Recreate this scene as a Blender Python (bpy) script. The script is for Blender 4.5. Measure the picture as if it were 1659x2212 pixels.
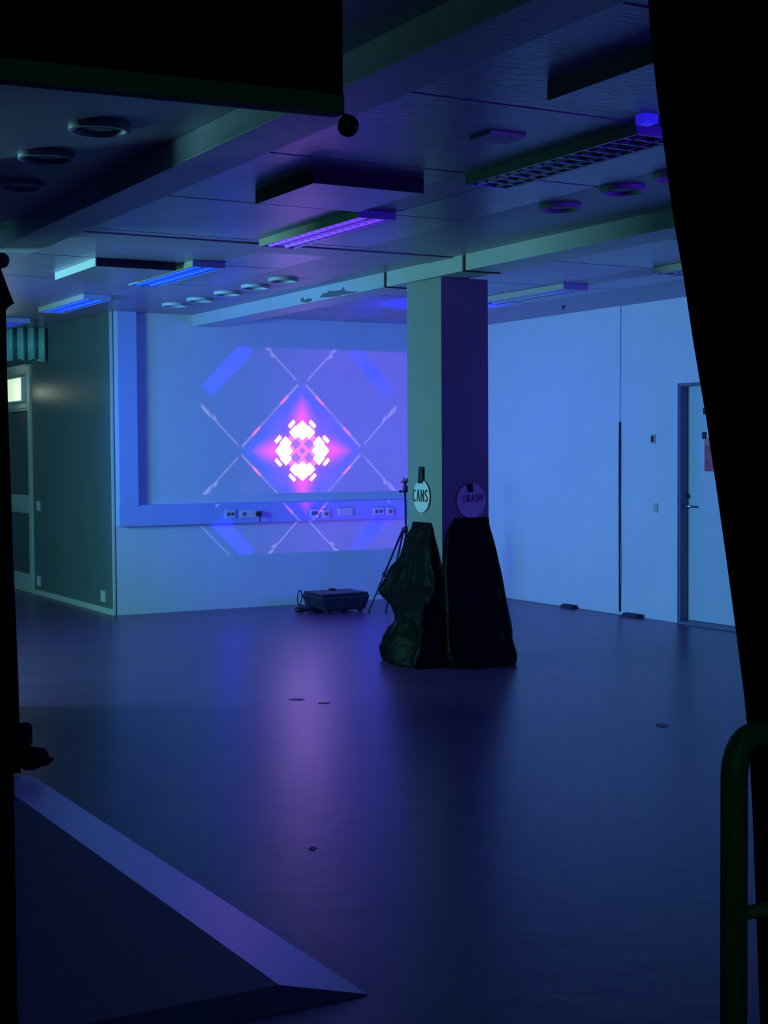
import bpy, bmesh, math, random
from mathutils import Vector, Matrix, noise
random.seed(7)
S = bpy.context.scene
COL = S.collection
for o in list(bpy.data.objects):
    bpy.data.objects.remove(o)

# ------------------------------------------------------------------ camera
FPX = 3200.0
CX, CY = 829.5, 1106.0
M = ((0.87057856, 0.02497087, -0.49139538),
     (-0.49198657, 0.03099556, -0.87005086),
     (-0.00649485, 0.99920755, 0.0392694))
CAM = Vector((0, 0, 1.5))
MR = Matrix(M)
cd = bpy.data.cameras.new('camera')
cam = bpy.data.objects.new('camera', cd)
COL.objects.link(cam)
cam.matrix_world = Matrix.Translation(CAM) @ MR.to_4x4()
cd.sensor_fit = 'VERTICAL'
cd.sensor_height = 36.0
cd.lens = FPX / 2212.0 * 36.0
cd.clip_start = 0.05
S.camera = cam

def at(px, py, ax, val):
    """world point where the sight line through a photo pixel meets the plane axis=val"""
    d = MR @ Vector((px - CX, CY - py, -FPX)) / FPX
    return CAM + d * ((val - CAM[ax]) / d[ax])

# ------------------------------------------------------------------ view and world
S.view_settings.view_transform = 'Standard'
S.view_settings.look = 'None'
S.view_settings.gamma = 1.0
S.view_settings.exposure = 0.0
S.view_settings.use_curve_mapping = False
try:
    S.cycles.use_denoising = True
    S.cycles.max_bounces = 8
    S.cycles.sample_clamp_indirect = 4.0
except Exception:
    pass
w = bpy.data.worlds.new('world')
S.world = w
w.use_nodes = True
w.node_tree.nodes['Background'].inputs[0].default_value = (0.08, 0.05, 0.40, 1)
w.node_tree.nodes['Background'].inputs[1].default_value = 0.016

# ------------------------------------------------------------------ lights
def aim(o, tgt):
    d = Vector(tgt) - o.location
    o.rotation_euler = d.to_track_quat('-Z', 'Y').to_euler()

def light(name, kind, loc, tgt, color, power, size=0.1, size_y=None, angle=None, blend=0.3, spread=None):
    l = bpy.data.lights.new(name, kind)
    l.color = color
    l.energy = power
    if kind == 'AREA':
        l.shape = 'RECTANGLE'
        l.size = size
        l.size_y = size_y or size
        if spread: l.spread = spread
    else:
        l.shadow_soft_size = size
    if kind == 'SPOT':
        l.spot_size = math.radians(angle)
        l.spot_blend = blend
    o = bpy.data.objects.new(name, l)
    COL.objects.link(o)
    o.location = loc
    aim(o, tgt)
    return o

# green-cyan stage flood standing in the open area left of the frame
light('green_flood', 'AREA', (-0.6, 10.5, 1.7), (6, 10.4, 1.7), (0.24, 0.80, 1.0), 162, 1.0, 1.0)
# unseen blue spots aimed clear of the pillar: one from the right-hand side of the room, one from the left
light('unseen_blue_spot_right', 'SPOT', (8.0, 4.4, 1.9), (6.6, 13.3, 1.75), (0.03, 0.035, 1.0), 600, 0.45, angle=30, blend=0.35)
light('unseen_blue_spot_left', 'SPOT', (0.3, 11.6, 1.7), (8.6, 11.6, 1.5), (0.05, 0.16, 1.0), 780, 0.45, angle=54, blend=0.55)
# pure blue wash from the camera side of the room
light('deep_blue_wash', 'AREA', (6.8, 2.0, 2.2), (6.2, 9.0, 1.4), (0.10, 0.02, 1.0), 66, 1.2, 0.8)
light('green_floor_fill', 'AREA', (1.3, 11.0, 0.9), (3.0, 10.2, 0.0), (0.10, 1.0, 0.45), 20, 0.4, 0.4)  # added unseen lamp that greens the floor at left
# unseen green fill added behind the camera to lift batten, railing and ramp
light('green_camera_fill', 'AREA', (-0.5, -1.2, 2.3), (1.6, 3.5, 1.0), (0.12, 0.8, 0.5), 5.0, 0.5, 0.2)
# added blue uplight, hidden behind the pillar, for the glow on the ceiling
light('blue_ceiling_fill', 'SPOT', (7.0, 11.3, 0.35), (7.02, 11.3, 2.84), (0.0, 0.0, 1.0), 1800, 0.05, angle=30, blend=0.8)
# whitish lamp behind the glazed door in the left wall
light('corridor_lamp', 'POINT', (4.35, 16.2, 2.2), (4.6, 16.2, 2.2), (0.8, 0.9, 0.65), 0.9, 0.06)

# --- the pattern projector standing on the floor in front of the back wall
WALL_Y = 13.3
PX, PZ, PU = 6.58, 1.535, 0.70 / 151.0      # centre of the pattern, metres per pattern unit
PROJ = Vector((6.55, 12.62, 0.235))

class N:
    tree = None
    def __init__(s, sock): s.s = sock
    @classmethod
    def m(c, op, *a, clamp=False):
        n = c.tree.nodes.new('ShaderNodeMath'); n.operation = op; n.use_clamp = clamp
        for i, x in enumerate(a):
            if isinstance(x, N): c.tree.links.new(x.s, n.inputs[i])
            else: n.inputs[i].default_value = x
        return N(n.outputs[0])
    def __add__(a, b): return N.m('ADD', a, b)
    __radd__ = __add__
    def __sub__(a, b): return N.m('SUBTRACT', a, b)
    def __rsub__(a, b): return N.m('SUBTRACT', b, a)
    def __mul__(a, b): return N.m('MULTIPLY', a, b)
    __rmul__ = __mul__
    def __truediv__(a, b): return N.m('DIVIDE', a, b)
    def __rtruediv__(a, b): return N.m('DIVIDE', b, a)
    def abs(a): return N.m('ABSOLUTE', a)

def below(x, lim, soft=2.0):
    """1 where x < lim, soft edge"""
    return N.m('MULTIPLY_ADD', x, -1.0 / soft, (lim / soft) + 0.5, clamp=True)
def both(a, b): return N.m('MULTIPLY', a, b)
def either(a, b): return N.m('MAXIMUM', a, b)

pl_ = bpy.data.lights.new('pattern_projector', 'SPOT')
pl_.spot_size = math.radians(178); pl_.spot_blend = 0.0
pl_.shadow_soft_size = 0.004
pl_.energy = 39.5
pl_.use_nodes = True
po = bpy.data.objects.new('pattern_projector', pl_)
COL.objects.link(po)
po.location = PROJ
aim(po, PROJ + Vector((0, 1, 0.35)))
nt = pl_.node_tree; N.tree = nt
geo = nt.nodes.new('ShaderNodeNewGeometry')
sep = nt.nodes.new('ShaderNodeSeparateXYZ')
nt.links.new(geo.outputs['Incoming'], sep.inputs[0])
nx, ny, nz = N(sep.outputs[0]), N(sep.outputs[1]), N(sep.outputs[2])
D = WALL_Y - PROJ.y
u = (nx / ny * D + (PROJ.x - PX)) / PU
v = (nz / ny * D + (PROJ.z - PZ)) / PU
U, V = u.abs(), v.abs()
mx, mn = N.m('MAXIMUM', U, V), N.m('MINIMUM', U, V)
dia = U + V
inrect = both(below(U, 275, 3), below(V, 219, 3))
# masks
right = N.m('MULTIPLY_ADD', u, 1 / 260.0, 0.72, clamp=True)
indiamond = below(dia, 148, 5)
glow = below(dia, 112, 62)
axis = both(below(dia, 102, 45), N.m('MULTIPLY_ADD', mn, -1 / 34.0, 1.15, clamp=True))
diag = both(below(dia, 118, 60), below((mx - mn), 34, 36))
k = 151 / 1285.0        # core was measured in a finer unit
a_, b_ = mx / k, mn / k
lobe = either(below(b_ + (a_ - 372).abs(), 182, 12), below((b_ - 140).abs() + (a_ - 338).abs(), 116, 12))
lobe = either(lobe, below((b_ - 60).abs() + (a_ - 440).abs(), 60, 12))
bar = both(below((a_ + b_ - 700).abs(), 37, 12), below((a_ - b_ - 277).abs(), 100, 12))
core_pink = below(dia / k, 520, 16)
viol = below((U / k - 132).abs() + (V / k - 128).abs(), 112, 14)
viol = either(viol, below(U / k * (U / k) + V / k * (V / k), 62 * 62, 1600))
line = both(below((dia - 151).abs(), 3.2, 3), below((mx - mn).abs(), 133, 6))
thinning = N.m('MULTIPLY_ADD', (mx - mn).abs(), 1 / 130.0, 0.45, clamp=True)
pinkbit = both(line, below(((mx - mn).abs() - 66).abs(), 17, 9))
outer = both(below(((mx - mn) - 138).abs(), 2.2, 2.5), both(below((mx - 195).abs(), 44, 6), below(mn, 92, 5)))
outer = either(outer, both(below(((mx - mn) - 138).abs(), 5.5, 2), below((mx - 223).abs(), 10, 4)))
outer = either(outer, both(below(((mx - mn) - 133).abs(), 4.0, 2), below((mx - 203).abs(), 4, 3)))
outer2 = both(below((dia - 392).abs(), 2.5, 3), both(below((V - 190).abs(), 34, 4), both(below(u, 0, 2), below(v, 0, 2))))
bluebar = both(below((dia - 345).abs(), 21, 5), below((U - V).abs(), 52, 100))

def rgb(mask, c): return [mask * x for x in c]
def addc(p, q): return [a + b for a, b in zip(p, q)]
def mixc(p, q, m): return [a * (1 - m) + b * m for a, b in zip(p, q)]
base = rgb(right, (0.038, 0.006, 0.15))
colr = addc(base, rgb(indiamond, (0.0, 0.0, 0.08)))
colr = addc(colr, rgb(glow, (0.01, -0.02, 0.9)))
colr = addc(colr, rgb(diag, (0.05, 0.0, 0.6)))
colr = addc(colr, rgb(axis, (0.50, -0.02, 0.6)))
colr = addc(colr, rgb(line * thinning, (0.11, 0.07, 0.12)))
colr = addc(colr, rgb(pinkbit, (0.45, 0.0, 0.0)))
colr = addc(colr, rgb(outer, (0.09, 0.075, 0.10)))
colr = addc(colr, rgb(outer2, (0.04, 0.045, 0.10)))
colr = mixc(colr, [0.015, 0.0, 2.6], bluebar)
colr = mixc(colr, [1.5, 0.08, 1.4], core_pink * below(mx / k, 330, 12))
colr = mixc(colr, [0.22, 0.04, 1.1], viol)
colr = mixc(colr, [4.0, 0.75 + b_ * 0.02, 4.5], lobe)
colr = mixc(colr, [5.5, 4.5, 5.5], bar)
comb = nt.nodes.new('ShaderNodeCombineColor')
ny2 = ny.abs()
fac = both(inrect, 1.0 / (ny2 * ny2 * ny2 + 0.0005))
for i in range(3):
    nt.links.new(N.m('MAXIMUM', colr[i] * fac, 0.0).s, comb.inputs[i])
em = [n for n in nt.nodes if n.type == 'EMISSION'][0]
nt.links.new(comb.outputs[0], em.inputs['Color'])
em.inputs['Strength'].default_value = 1.0

# ------------------------------------------------------------------ materials
def mat(name, col, rough=0.6, metal=0.0, bump=0.0, bscale=30.0, stretch=(1, 1, 1), var=0.0, vscale=4.0,
        emit=None, estr=0.0, spec=0.5, trans=0.0, dark=None, dark_scale=2.0, dark_amt=0.0):
    m = bpy.data.materials.new(name); m.use_nodes = True
    t = m.node_tree; b = t.nodes['Principled BSDF']
    b.inputs['Base Color'].default_value = (*col, 1)
    b.inputs['Roughness'].default_value = rough
    b.inputs['Metallic'].default_value = metal
    b.inputs['Specular IOR Level'].default_value = spec
    b.inputs['Transmission Weight'].default_value = trans
    if emit:
        b.inputs['Emission Color'].default_value = (*emit, 1)
        b.inputs['Emission Strength'].default_value = estr
    tc = t.nodes.new('ShaderNodeTexCoord'); mp = t.nodes.new('ShaderNodeMapping')
    t.links.new(tc.outputs['Object'], mp.inputs[0]); mp.inputs['Scale'].default_value = stretch
    if var > 0:
        nz_ = t.nodes.new('ShaderNodeTexNoise'); nz_.inputs['Scale'].default_value = vscale
        nz_.inputs['Detail'].default_value = 6
        t.links.new(mp.outputs[0], nz_.inputs['Vector'])
        r = t.nodes.new('ShaderNodeValToRGB')
        r.color_ramp.elements[0].position = 0.3; r.color_ramp.elements[1].position = 0.7
        r.color_ramp.elements[0].color = (*[c * (1 - var) for c in col], 1)
        r.color_ramp.elements[1].color = (*[min(1, c * (1 + var)) for c in col], 1)
        t.links.new(nz_.outputs[0], r.inputs[0]); t.links.new(r.outputs[0], b.inputs['Base Color'])
    if bump > 0:
        nb = t.nodes.new('ShaderNodeTexNoise'); nb.inputs['Scale'].default_value = bscale
        nb.inputs['Detail'].default_value = 5
        t.links.new(mp.outputs[0], nb.inputs['Vector'])
        bp = t.nodes.new('ShaderNodeBump'); bp.inputs['Strength'].default_value = bump
        bp.inputs['Distance'].default_value = 0.02
        t.links.new(nb.outputs[0], bp.inputs['Height']); t.links.new(bp.outputs[0], b.inputs['Normal'])
    return m

MT = dict(
    wall=mat('white_wall_paint', (0.74, 0.75, 0.76), 0.75, bump=0.12, bscale=60, var=0.04, vscale=1.5),
    wall_r=mat('white_board_paint', (0.76, 0.77, 0.78), 0.6, bump=0.08, bscale=50, var=0.03, vscale=1.2),
    dark=mat('dark_green_wall_paint', (0.13, 0.18, 0.19), 0.38, bump=0.10, bscale=60, var=0.05, vscale=2),
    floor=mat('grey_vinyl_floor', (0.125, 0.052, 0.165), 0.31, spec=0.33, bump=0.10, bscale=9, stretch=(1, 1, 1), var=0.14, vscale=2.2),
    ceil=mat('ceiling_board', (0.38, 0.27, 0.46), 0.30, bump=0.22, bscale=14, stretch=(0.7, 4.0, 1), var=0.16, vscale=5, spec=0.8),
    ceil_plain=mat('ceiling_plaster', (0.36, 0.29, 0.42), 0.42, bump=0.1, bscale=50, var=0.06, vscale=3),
    groove=mat('ceiling_joint', (0.05, 0.05, 0.06), 0.9),
    beam=mat('beam_paint', (0.52, 0.53, 0.52), 0.42, bump=0.12, bscale=50, var=0.05, vscale=3),
    beam_dark=mat('old_beam_paint', (0.12, 0.13, 0.13), 0.8, bump=0.1, bscale=50),
    pillar=mat('pillar_paint', (0.30, 0.30, 0.29), 0.6, bump=0.15, bscale=45, var=0.04, vscale=3),
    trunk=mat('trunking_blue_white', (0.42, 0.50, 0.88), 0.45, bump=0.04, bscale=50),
    white=mat('white_plastic', (0.66, 0.68, 0.70), 0.4),
    skirt=mat('pale_skirting', (0.55, 0.60, 0.52), 0.5),
    frame=mat('pale_frame_paint', (0.52, 0.60, 0.55), 0.45),
    door=mat('pale_door_laminate', (0.60, 0.70, 0.70), 0.4, bump=0.03, bscale=30),
    jamb=mat('grey_jamb_paint', (0.16, 0.17, 0.22), 0.5),
    glass=mat('dim_wired_glass', (0.10, 0.13, 0.14), 0.25),
    lit=mat('lit_pane', (0.8, 0.85, 0.75), 0.5, emit=(0.62, 0.80, 0.55), estr=0.9),
    steel=mat('brushed_steel', (0.5, 0.5, 0.52), 0.3, metal=1.0),
    darkmetal=mat('dark_metal', (0.03, 0.03, 0.035), 0.45, metal=0.3),
    black=mat('black_plastic', (0.012, 0.012, 0.016), 0.5),
    case=mat('black_case_shell', (0.02, 0.018, 0.03), 0.5, bump=0.15, bscale=60),
    curtain=mat('black_cloth', (0.006, 0.006, 0.008), 0.95, spec=0.1, bump=0.2, bscale=120),
    bag=mat('black_bin_bag', (0.005, 0.005, 0.006), 0.46, bump=0.8, bscale=12, spec=0.07),
    tape=mat('black_tape', (0.008, 0.008, 0.010), 0.6),
    paper=mat('white_card', (0.80, 0.80, 0.78), 0.8),
    ink=mat('black_ink', (0.10, 0.12, 0.12), 0.8),
    poster=mat('red_poster', (0.55, 0.10, 0.14), 0.7, var=0.35, vscale=18),
    poster_top=mat('orange_poster', (0.60, 0.28, 0.22), 0.7),
    bluepaper=mat('pale_blue_paper', (0.72, 0.76, 0.85), 0.7),
    lamp_body=mat('cream_lamp_housing', (0.50, 0.47, 0.34), 0.45),
    lamp_end_lit=mat('blue_lit_lamp_end', (0.35, 0.42, 0.75), 0.3),  # end caps tinted with the blue wash that falls on them
    louvre=mat('louvre_aluminium', (0.62, 0.68, 0.85), 0.22, metal=0.9),
    dimtube=mat('dead_tube', (0.6, 0.6, 0.6), 0.4),
    blue_glint_tube=mat('blue_louvre_reflection', (0.1, 0.2, 0.8), 0.4, emit=(0.0, 0.06, 1.0), estr=1.6),  # tubes made to glow in place of blue light reflected by the louvres
    faint_glint_tube=mat('faint_louvre_reflection', (0.1, 0.2, 0.8), 0.4, emit=(0.0, 0.05, 1.0), estr=0.22),  # same louvre reflection as emission, weaker
    violet_glint_tube=mat('violet_louvre_reflection', (0.4, 0.2, 0.8), 0.4, emit=(0.22, 0.07, 1.0), estr=0.9),  # violet reflection in the louvre, given as tube emission
    bluecap=mat('blue_indicator', (0.05, 0.05, 0.8), 0.4, emit=(0.03, 0.02, 1.0), estr=0.55),
    baffle=mat('baffle_side', (0.74, 0.78, 0.74), 0.6),
    baffle_shaded=mat('baffle_shaded_edge', (0.04, 0.04, 0.05), 0.8),  # shade on the baffle faces, put into the colour
    ring=mat('spot_ring_metal', (0.50, 0.55, 0.52), 0.5, metal=0.0),
    hole=mat('spot_inner_reflector', (0.12, 0.12, 0.14), 0.5),
    rail=mat('green_rail_paint', (0.05, 0.16, 0.07), 0.5),
    batten=mat('dark_green_batten', (0.07, 0.14, 0.07), 0.7),
    ramp=mat('grey_ramp_sheet', (0.10, 0.13, 0.15), 0.6, bump=0.05, bscale=40),
    ramp_edge=mat('pale_ramp_bevel', (0.86, 0.84, 0.88), 0.32, bump=0.04, bscale=40),
    pelmet=mat('translucent_ribbed_plastic', (0.30, 0.62, 0.58), 0.35, var=0.05),
    stain=mat('dark_floor_stain', (0.035, 0.035, 0.05), 0.5),
    rubber=mat('dark_rubber', (0.03, 0.025, 0.04), 0.7),
)

# ------------------------------------------------------------------ mesh helpers
def box(bm, x0, x1, y0, y1, z0, z1, bev=0.0, mi=0):
    vs = [bm.verts.new(p) for p in [(x0, y0, z0), (x1, y0, z0), (x1, y1, z0), (x0, y1, z0),
                                    (x0, y0, z1), (x1, y0, z1), (x1, y1, z1), (x0, y1, z1)]]
    fs = [bm.faces.new([vs[i] for i in f]) for f in
          [(0, 3, 2, 1), (4, 5, 6, 7), (0, 1, 5, 4), (1, 2, 6, 5), (2, 3, 7, 6), (3, 0, 4, 7)]]
    for f in fs: f.material_index = mi
    if bev > 0:
        es = {e for f in fs for e in f.edges}
        bmesh.ops.bevel(bm, geom=list(es), offset=bev, segments=2, affect='EDGES', profile=0.7)
    return vs

def prism(bm, pts, axis, a, b, mi=0):
    """extrude a 2-D outline (in the two other axes) from a to b along axis"""
    def mk(p, t):
        q = list(p); q.insert(axis, t); return bm.verts.new(q)
    A = [mk(p, a) for p in pts]; B = [mk(p, b) for p in pts]
    n = len(pts)
    fs = [bm.faces.new(A), bm.faces.new(B[::-1])]
    for i in range(n): fs.append(bm.faces.new([A[i], B[i], B[(i + 1) % n], A[(i + 1) % n]]))
    for f in fs: f.material_index = mi
    bmesh.ops.recalc_face_normals(bm, faces=fs)

def tube(bm, pts, r, seg=10, cap=True):
    pts = [Vector(p) for p in pts]
    rs = r if isinstance(r, (list, tuple)) else [r] * len(pts)
    rings = []; prev = None
    for i, p in enumerate(pts):
        d = (pts[min(i + 1, len(pts) - 1)] - pts[max(i - 1, 0)]).normalized()
        if prev is None:
            up = Vector((0, 0, 1)) if abs(d.z) < 0.9 else Vector((1, 0, 0))
            n = d.cross(up).normalized()
        else:
            n = (prev - d * prev.dot(d)).normalized()
        prev = n; b = d.cross(n)
        rings.append([bm.verts.new(p + (n * math.cos(2 * math.pi * j / seg) + b * math.sin(2 * math.pi * j / seg)) * rs[i]) for j in range(seg)])
    fs = []
    for A, B in zip(rings, rings[1:]):
        for j in range(seg):
            fs.append(bm.faces.new([A[j], A[(j + 1) % seg], B[(j + 1) % seg], B[j]]))
    if cap:
        fs.append(bm.faces.new(rings[0][::-1])); fs.append(bm.faces.new(rings[-1]))
    for f in fs: f.smooth = True
    bmesh.ops.recalc_face_normals(bm, faces=fs)

def lathe(bm, prof, c, seg=28, cap=True):
    rings = [[bm.verts.new((c[0] + r * math.cos(2 * math.pi * j / seg), c[1] + r * math.sin(2 * math.pi * j / seg), c[2] + z)) for j in range(seg)] for r, z in prof]
    fs = []
    for A, B in zip(rings, rings[1:]):
        for j in range(seg): fs.append(bm.faces.new([A[j], A[(j + 1) % seg], B[(j + 1) % seg], B[j]]))
    if cap:
        fs.append(bm.faces.new(rings[0][::-1])); fs.append(bm.faces.new(rings[-1]))
    for f in fs: f.smooth = True
    bmesh.ops.recalc_face_normals(bm, faces=fs)

def ball(bm, c, r, seg=16, squash=(1, 1, 1)):
    g = bmesh.ops.create_uvsphere(bm, u_segments=seg, v_segments=seg // 2 + 2, radius=r)
    for v_ in g['verts']:
        v_.co = Vector((v_.co.x * squash[0], v_.co.y * squash[1], v_.co.z * squash[2])) + Vector(c)
        for f in v_.link_faces: f.smooth = True

def obj(name, bm, m, parent=None, smooth=False, label=None):
    me = bpy.data.meshes.new(name)
    if smooth:
        for f in bm.faces: f.smooth = True
    bm.to_mesh(me); bm.free()
    for x in (m if isinstance(m, (list, tuple)) else [m]): me.materials.append(MT[x])
    o = bpy.data.objects.new(name, me); COL.objects.link(o)
    if parent is not None:
        o.parent = parent
        o.matrix_parent_inverse = Matrix.Translation(-parent.location)
    if label: o['label'] = label
    return o

def tag(o, label, cat, group=None):
    o['label'] = label; o['category'] = cat
    if group: o['group'] = group
    return o

def thing(name, label, cat, loc, group=None):
    o = bpy.data.objects.new(name, None); COL.objects.link(o)
    o.empty_display_size = 0.1
    o.location = loc
    return tag(o, label, cat, group)

def struct(name, bm, m, parent=None, smooth=False):
    o = obj(name, bm, m, parent, smooth)
    if parent is None: o['kind'] = 'structure'
    return o

def dup(root, loc, label):
    r = root.copy(); COL.objects.link(r); r.location = loc; r['label'] = label
    for ch in root.children:
        c = ch.copy(); COL.objects.link(c); c.parent = r
        for g in ch.children:
            d = g.copy(); COL.objects.link(d); d.parent = c
    return r

nb = bmesh.new
CEIL = 2.84
BEAM = 2.73

# ------------------------------------------------------------------ room shell
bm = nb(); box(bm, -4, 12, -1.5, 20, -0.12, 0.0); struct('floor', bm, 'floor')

bm = nb()   # slab and plain strips, then the separate boards with open joints
box(bm, -4, 12, -1.5, 20, CEIL + 0.02, CEIL + 0.2, mi=1)
JY = [-1.5] + [4.78 - 1.24 + i * 1.24 for i in range(0, 9)]
JY = sorted(set([round(4.78 + i * 1.24, 3) for i in range(-5, 8)]))
for (x0, x1) in ((-4, 1.2), (1.2, 2.36), (2.60, 2.80), (2.80, 3.86), (4.14, 4.66), (4.66, 5.42), (5.70, 6.2), (6.2, 7.02), (7.30, 7.72), (7.72, 12)):
    plain = (x0, x1) in ((1.2, 2.36), (4.66, 5.42), (7.72, 12), (2.60, 2.80), (5.70, 6.2))
    if plain:
        box(bm, x0, x1, -1.5, 20, CEIL, CEIL + 0.019, mi=0)
    else:
        ys = [-1.5] + [y for y in JY if y > -1.4] + [20]
        for a, b in zip(ys, ys[1:]):
            box(bm, x0 + 0.006, x1 - 0.006, a + 0.011, b - 0.011, CEIL, CEIL + 0.019, mi=2)
for (x0, x1) in ((3.86, 4.14), (7.02, 7.30)):
    box(bm, x0, x1, -1.5, 20, CEIL + 0.001, CEIL + 0.019, mi=0)
struct('ceiling', bm, ['ceil_plain', 'groove', 'ceil'])

# beams run from the camera side to the back wall, above each row of columns
bm = nb(); box(bm, 2.36, 2.60, -1.5, 8.95, BEAM, CEIL, 0.004)
b1 = struct('trim_1', bm, 'beam')
bm = nb(); box(bm, 5.42, 5.70, -1.5, WALL_Y, BEAM, CEIL, 0.004)
b2 = struct('trim_2', bm, 'beam')
for px in (833, 1003):
    p = at(px, 560 if px > 900 else 600, 0, 5.42)
    bm = nb(); box(bm, 5.412, 5.706, p.y - 0.012, p.y + 0.012, BEAM - 0.006, CEIL - 0.004)
    obj('joint_strip', bm, 'groove', b2)
# torn patches on the beam side
def blot(name, pts, x, m, parent, t=0.003):
    bm_ = nb(); prism(bm_, pts, 0, x - t, x); return obj(name, bm_, m, parent)
def px_poly(pts, ax, val):
    out = []
    for a, b in pts:
        p = at(a, b, ax, val); q = [p.x, p.y, p.z]; q.pop(ax); out.append(tuple(q))
    return out
blot('torn_patch', px_poly([(691, 643), (697, 635), (707, 632), (712, 628), (722, 629), (738, 626), (742, 620), (745, 628), (758, 630), (775, 629), (760, 634), (742, 636), (730, 640), (712, 642)], 0, 5.42), 5.42, 'beam_dark', b2)
blot('torn_patch', px_poly([(649, 646), (655, 643), (658, 649), (663, 645), (672, 644), (674, 650), (660, 654), (652, 652)], 0, 5.42), 5.42, 'beam_dark', b2)
bm = nb(); box(bm, 2.36, 5.42, 8.62, 8.95, CEIL - 0.008, CEIL, 0.002); struct('trim_3', bm, 'ceil_plain')

# back wall: front of a block whose left side is the dark painted wall
bm = nb(); box(bm, 4.63, 8.7, WALL_Y, WALL_Y + 0.2, 0, CEIL); struct('wall_back', bm, 'wall')
bm = nb(); box(bm, 4.61, 4.63, WALL_Y, 15.93, 0, CEIL); box(bm, 4.61, 4.70, 15.93, 20, 2.50, CEIL)
struct('wall_dark', bm, 'dark')
bm = nb(); box(bm, 4.592, 4.61, WALL_Y - 0.006, 15.93, 0, 0.055, 0.003); struct('baseboard_dark', bm, 'skirt')
bm = nb(); box(bm, 4.598, 4.618, WALL_Y - 0.004, WALL_Y + 0.03, 0.0, CEIL, 0.002); struct('trim_4', bm, 'skirt')
bm = nb(); box(bm, -4, 6, 19.9, 20, 0, CEIL); struct('wall_far', bm, 'dark')
# right wall: proud painted board up to a joint, then the bare wall with the door opening
bm = nb()
DY1, DY0, DH = 10.02, 8.98, 2.10
RX = 8.62
box(bm, RX, 8.9, DY1, WALL_Y, 0, CEIL)
box(bm, RX, 8.9, DY0, DY1, DH, CEIL)
box(bm, RX, 8.9, 3.0, DY0, 0, CEIL)
struct('wall_right', bm, 'wall')
bm = nb()
prism(bm, [(10.83, 0.012), (13.3, 0.012), (13.3, CEIL), (10.81, CEIL), (10.822, 1.7)], 0, RX - 0.014, RX - 0.001)
struct('trim_5', bm, 'wall_r')
bm = nb(); tube(bm, [(RX - 0.012, 10.822, 0.03), (RX - 0.02, 10.815, 0.5), (RX - 0.014, 10.822, 1.0), (RX - 0.02, 10.816, 1.42), (RX - 0.012, 10.82, 1.78)], 0.007, 6)
tag(obj('cable', bm, 'rubber'), 'thin dark cable hanging down the board joint on the right wall', 'cable')
# unseen partition added left of the frame to screen the green flood
bm = nb(); box(bm, 1.66, 1.80, 6.95, 8.0, 0, CEIL); box(bm, 1.80, 2.14, 8.0, 8.95, 0, CEIL); struct('wall_flood_screen', bm, 'dark')
bm = nb(); p = at(30, 1700, 1, 1.2); box(bm, -1.2, p.x, 1.2, 1.32, 0, 1.62); struct('wall_near', bm, 'curtain')

# ------------------------------------------------------------------ trunking on the back wall
YW = WALL_Y - 0.001
t = thing('cable_trunking', 'blue-lit L-shaped cable trunking along the back wall and up its left edge', 'trunking', (4.66, YW, 0.84))
bm = nb(); box(bm, 4.64, RX - 0.03, YW - 0.07, YW, 0.835, 1.025, 0.004); obj('channel', bm, 'trunk', t)
bm = nb(); box(bm, 4.645, 4.83, YW - 0.068, YW, 1.025, CEIL, 0.004); obj('upright', bm, 'trunk', t)
bm = nb(); box(bm, 4.83, RX - 0.03, YW - 0.055, YW, 1.0252, 1.035, 0.002); obj('lid', bm, 'trunk', t)
# sockets on the trunking
def socket(px0, px1, py0, py1, label, holes, plug=False):
    y = YW - 0.07
    a = at(px0, py1, 1, y); b = at(px1, py0, 1, y)
    th = thing('wall_socket', label, 'socket', ((a.x + b.x) / 2, y, a.z), 'sockets along the cable trunking')
    bm_ = nb(); box(bm_, a.x, b.x, y - 0.014, y, a.z, b.z, 0.004); obj('plate', bm_, 'white', th)
    for h in holes:
        cx_ = a.x + (b.x - a.x) * h; cz = (a.z + b.z) / 2
        bm_ = nb(); n = 18
        pts = [(cx_ + 0.019 * math.cos(2 * math.pi * i / n), cz + 0.019 * math.sin(2 * math.pi * i / n)) for i in range(n)]
        prism(bm_, pts, 1, y - 0.0165, y - 0.0135); obj('outlet', bm_, 'jamb', th)
    return th, a, b
socket(486, 508, 1101, 1120, 'double socket plate on the trunking, leftmost of the row', (0.3, 0.72))
th, a, b = socket(518, 562, 1101, 1119, 'wide socket plate with a black plug hanging from its right end', (0.2,))
x = a.x + (b.x - a.x) * 0.86; z = (a.z + b.z) / 2
pg = thing('power_plug', 'black power plug pushed into the wide socket plate', 'plug', (x, YW - 0.085, z))
bm = nb(); box(bm, x - 0.022, x + 0.022, YW - 0.125, YW - 0.0845, z - 0.024, z + 0.024, 0.008); obj('body', bm, 'black', pg)
bm = nb(); tube(bm, [(x, YW - 0.12, z - 0.02), (x + 0.006, YW - 0.122, z - 0.05), (x + 0.004, YW - 0.112, z - 0.075)], 0.006, 8); obj('cord', bm, 'black', pg)
socket(669, 687, 1099, 1118, 'double socket plate left of the pink projected spot', (0.35, 0.7))
socket(695, 711, 1101, 1119, 'small socket plate under the pink projected spot', (0.6,))
socket(730, 761, 1097, 1114, 'plain pale blanking plate in the middle of the trunking', ())
socket(806, 828, 1096, 1113, 'double socket plate nearest the tripod', (0.3, 0.72))
th, a, b = socket(832, 849, 1096, 1113, 'half-hidden socket plate with a dark rod beside the tripod pole', (0.6,))

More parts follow.
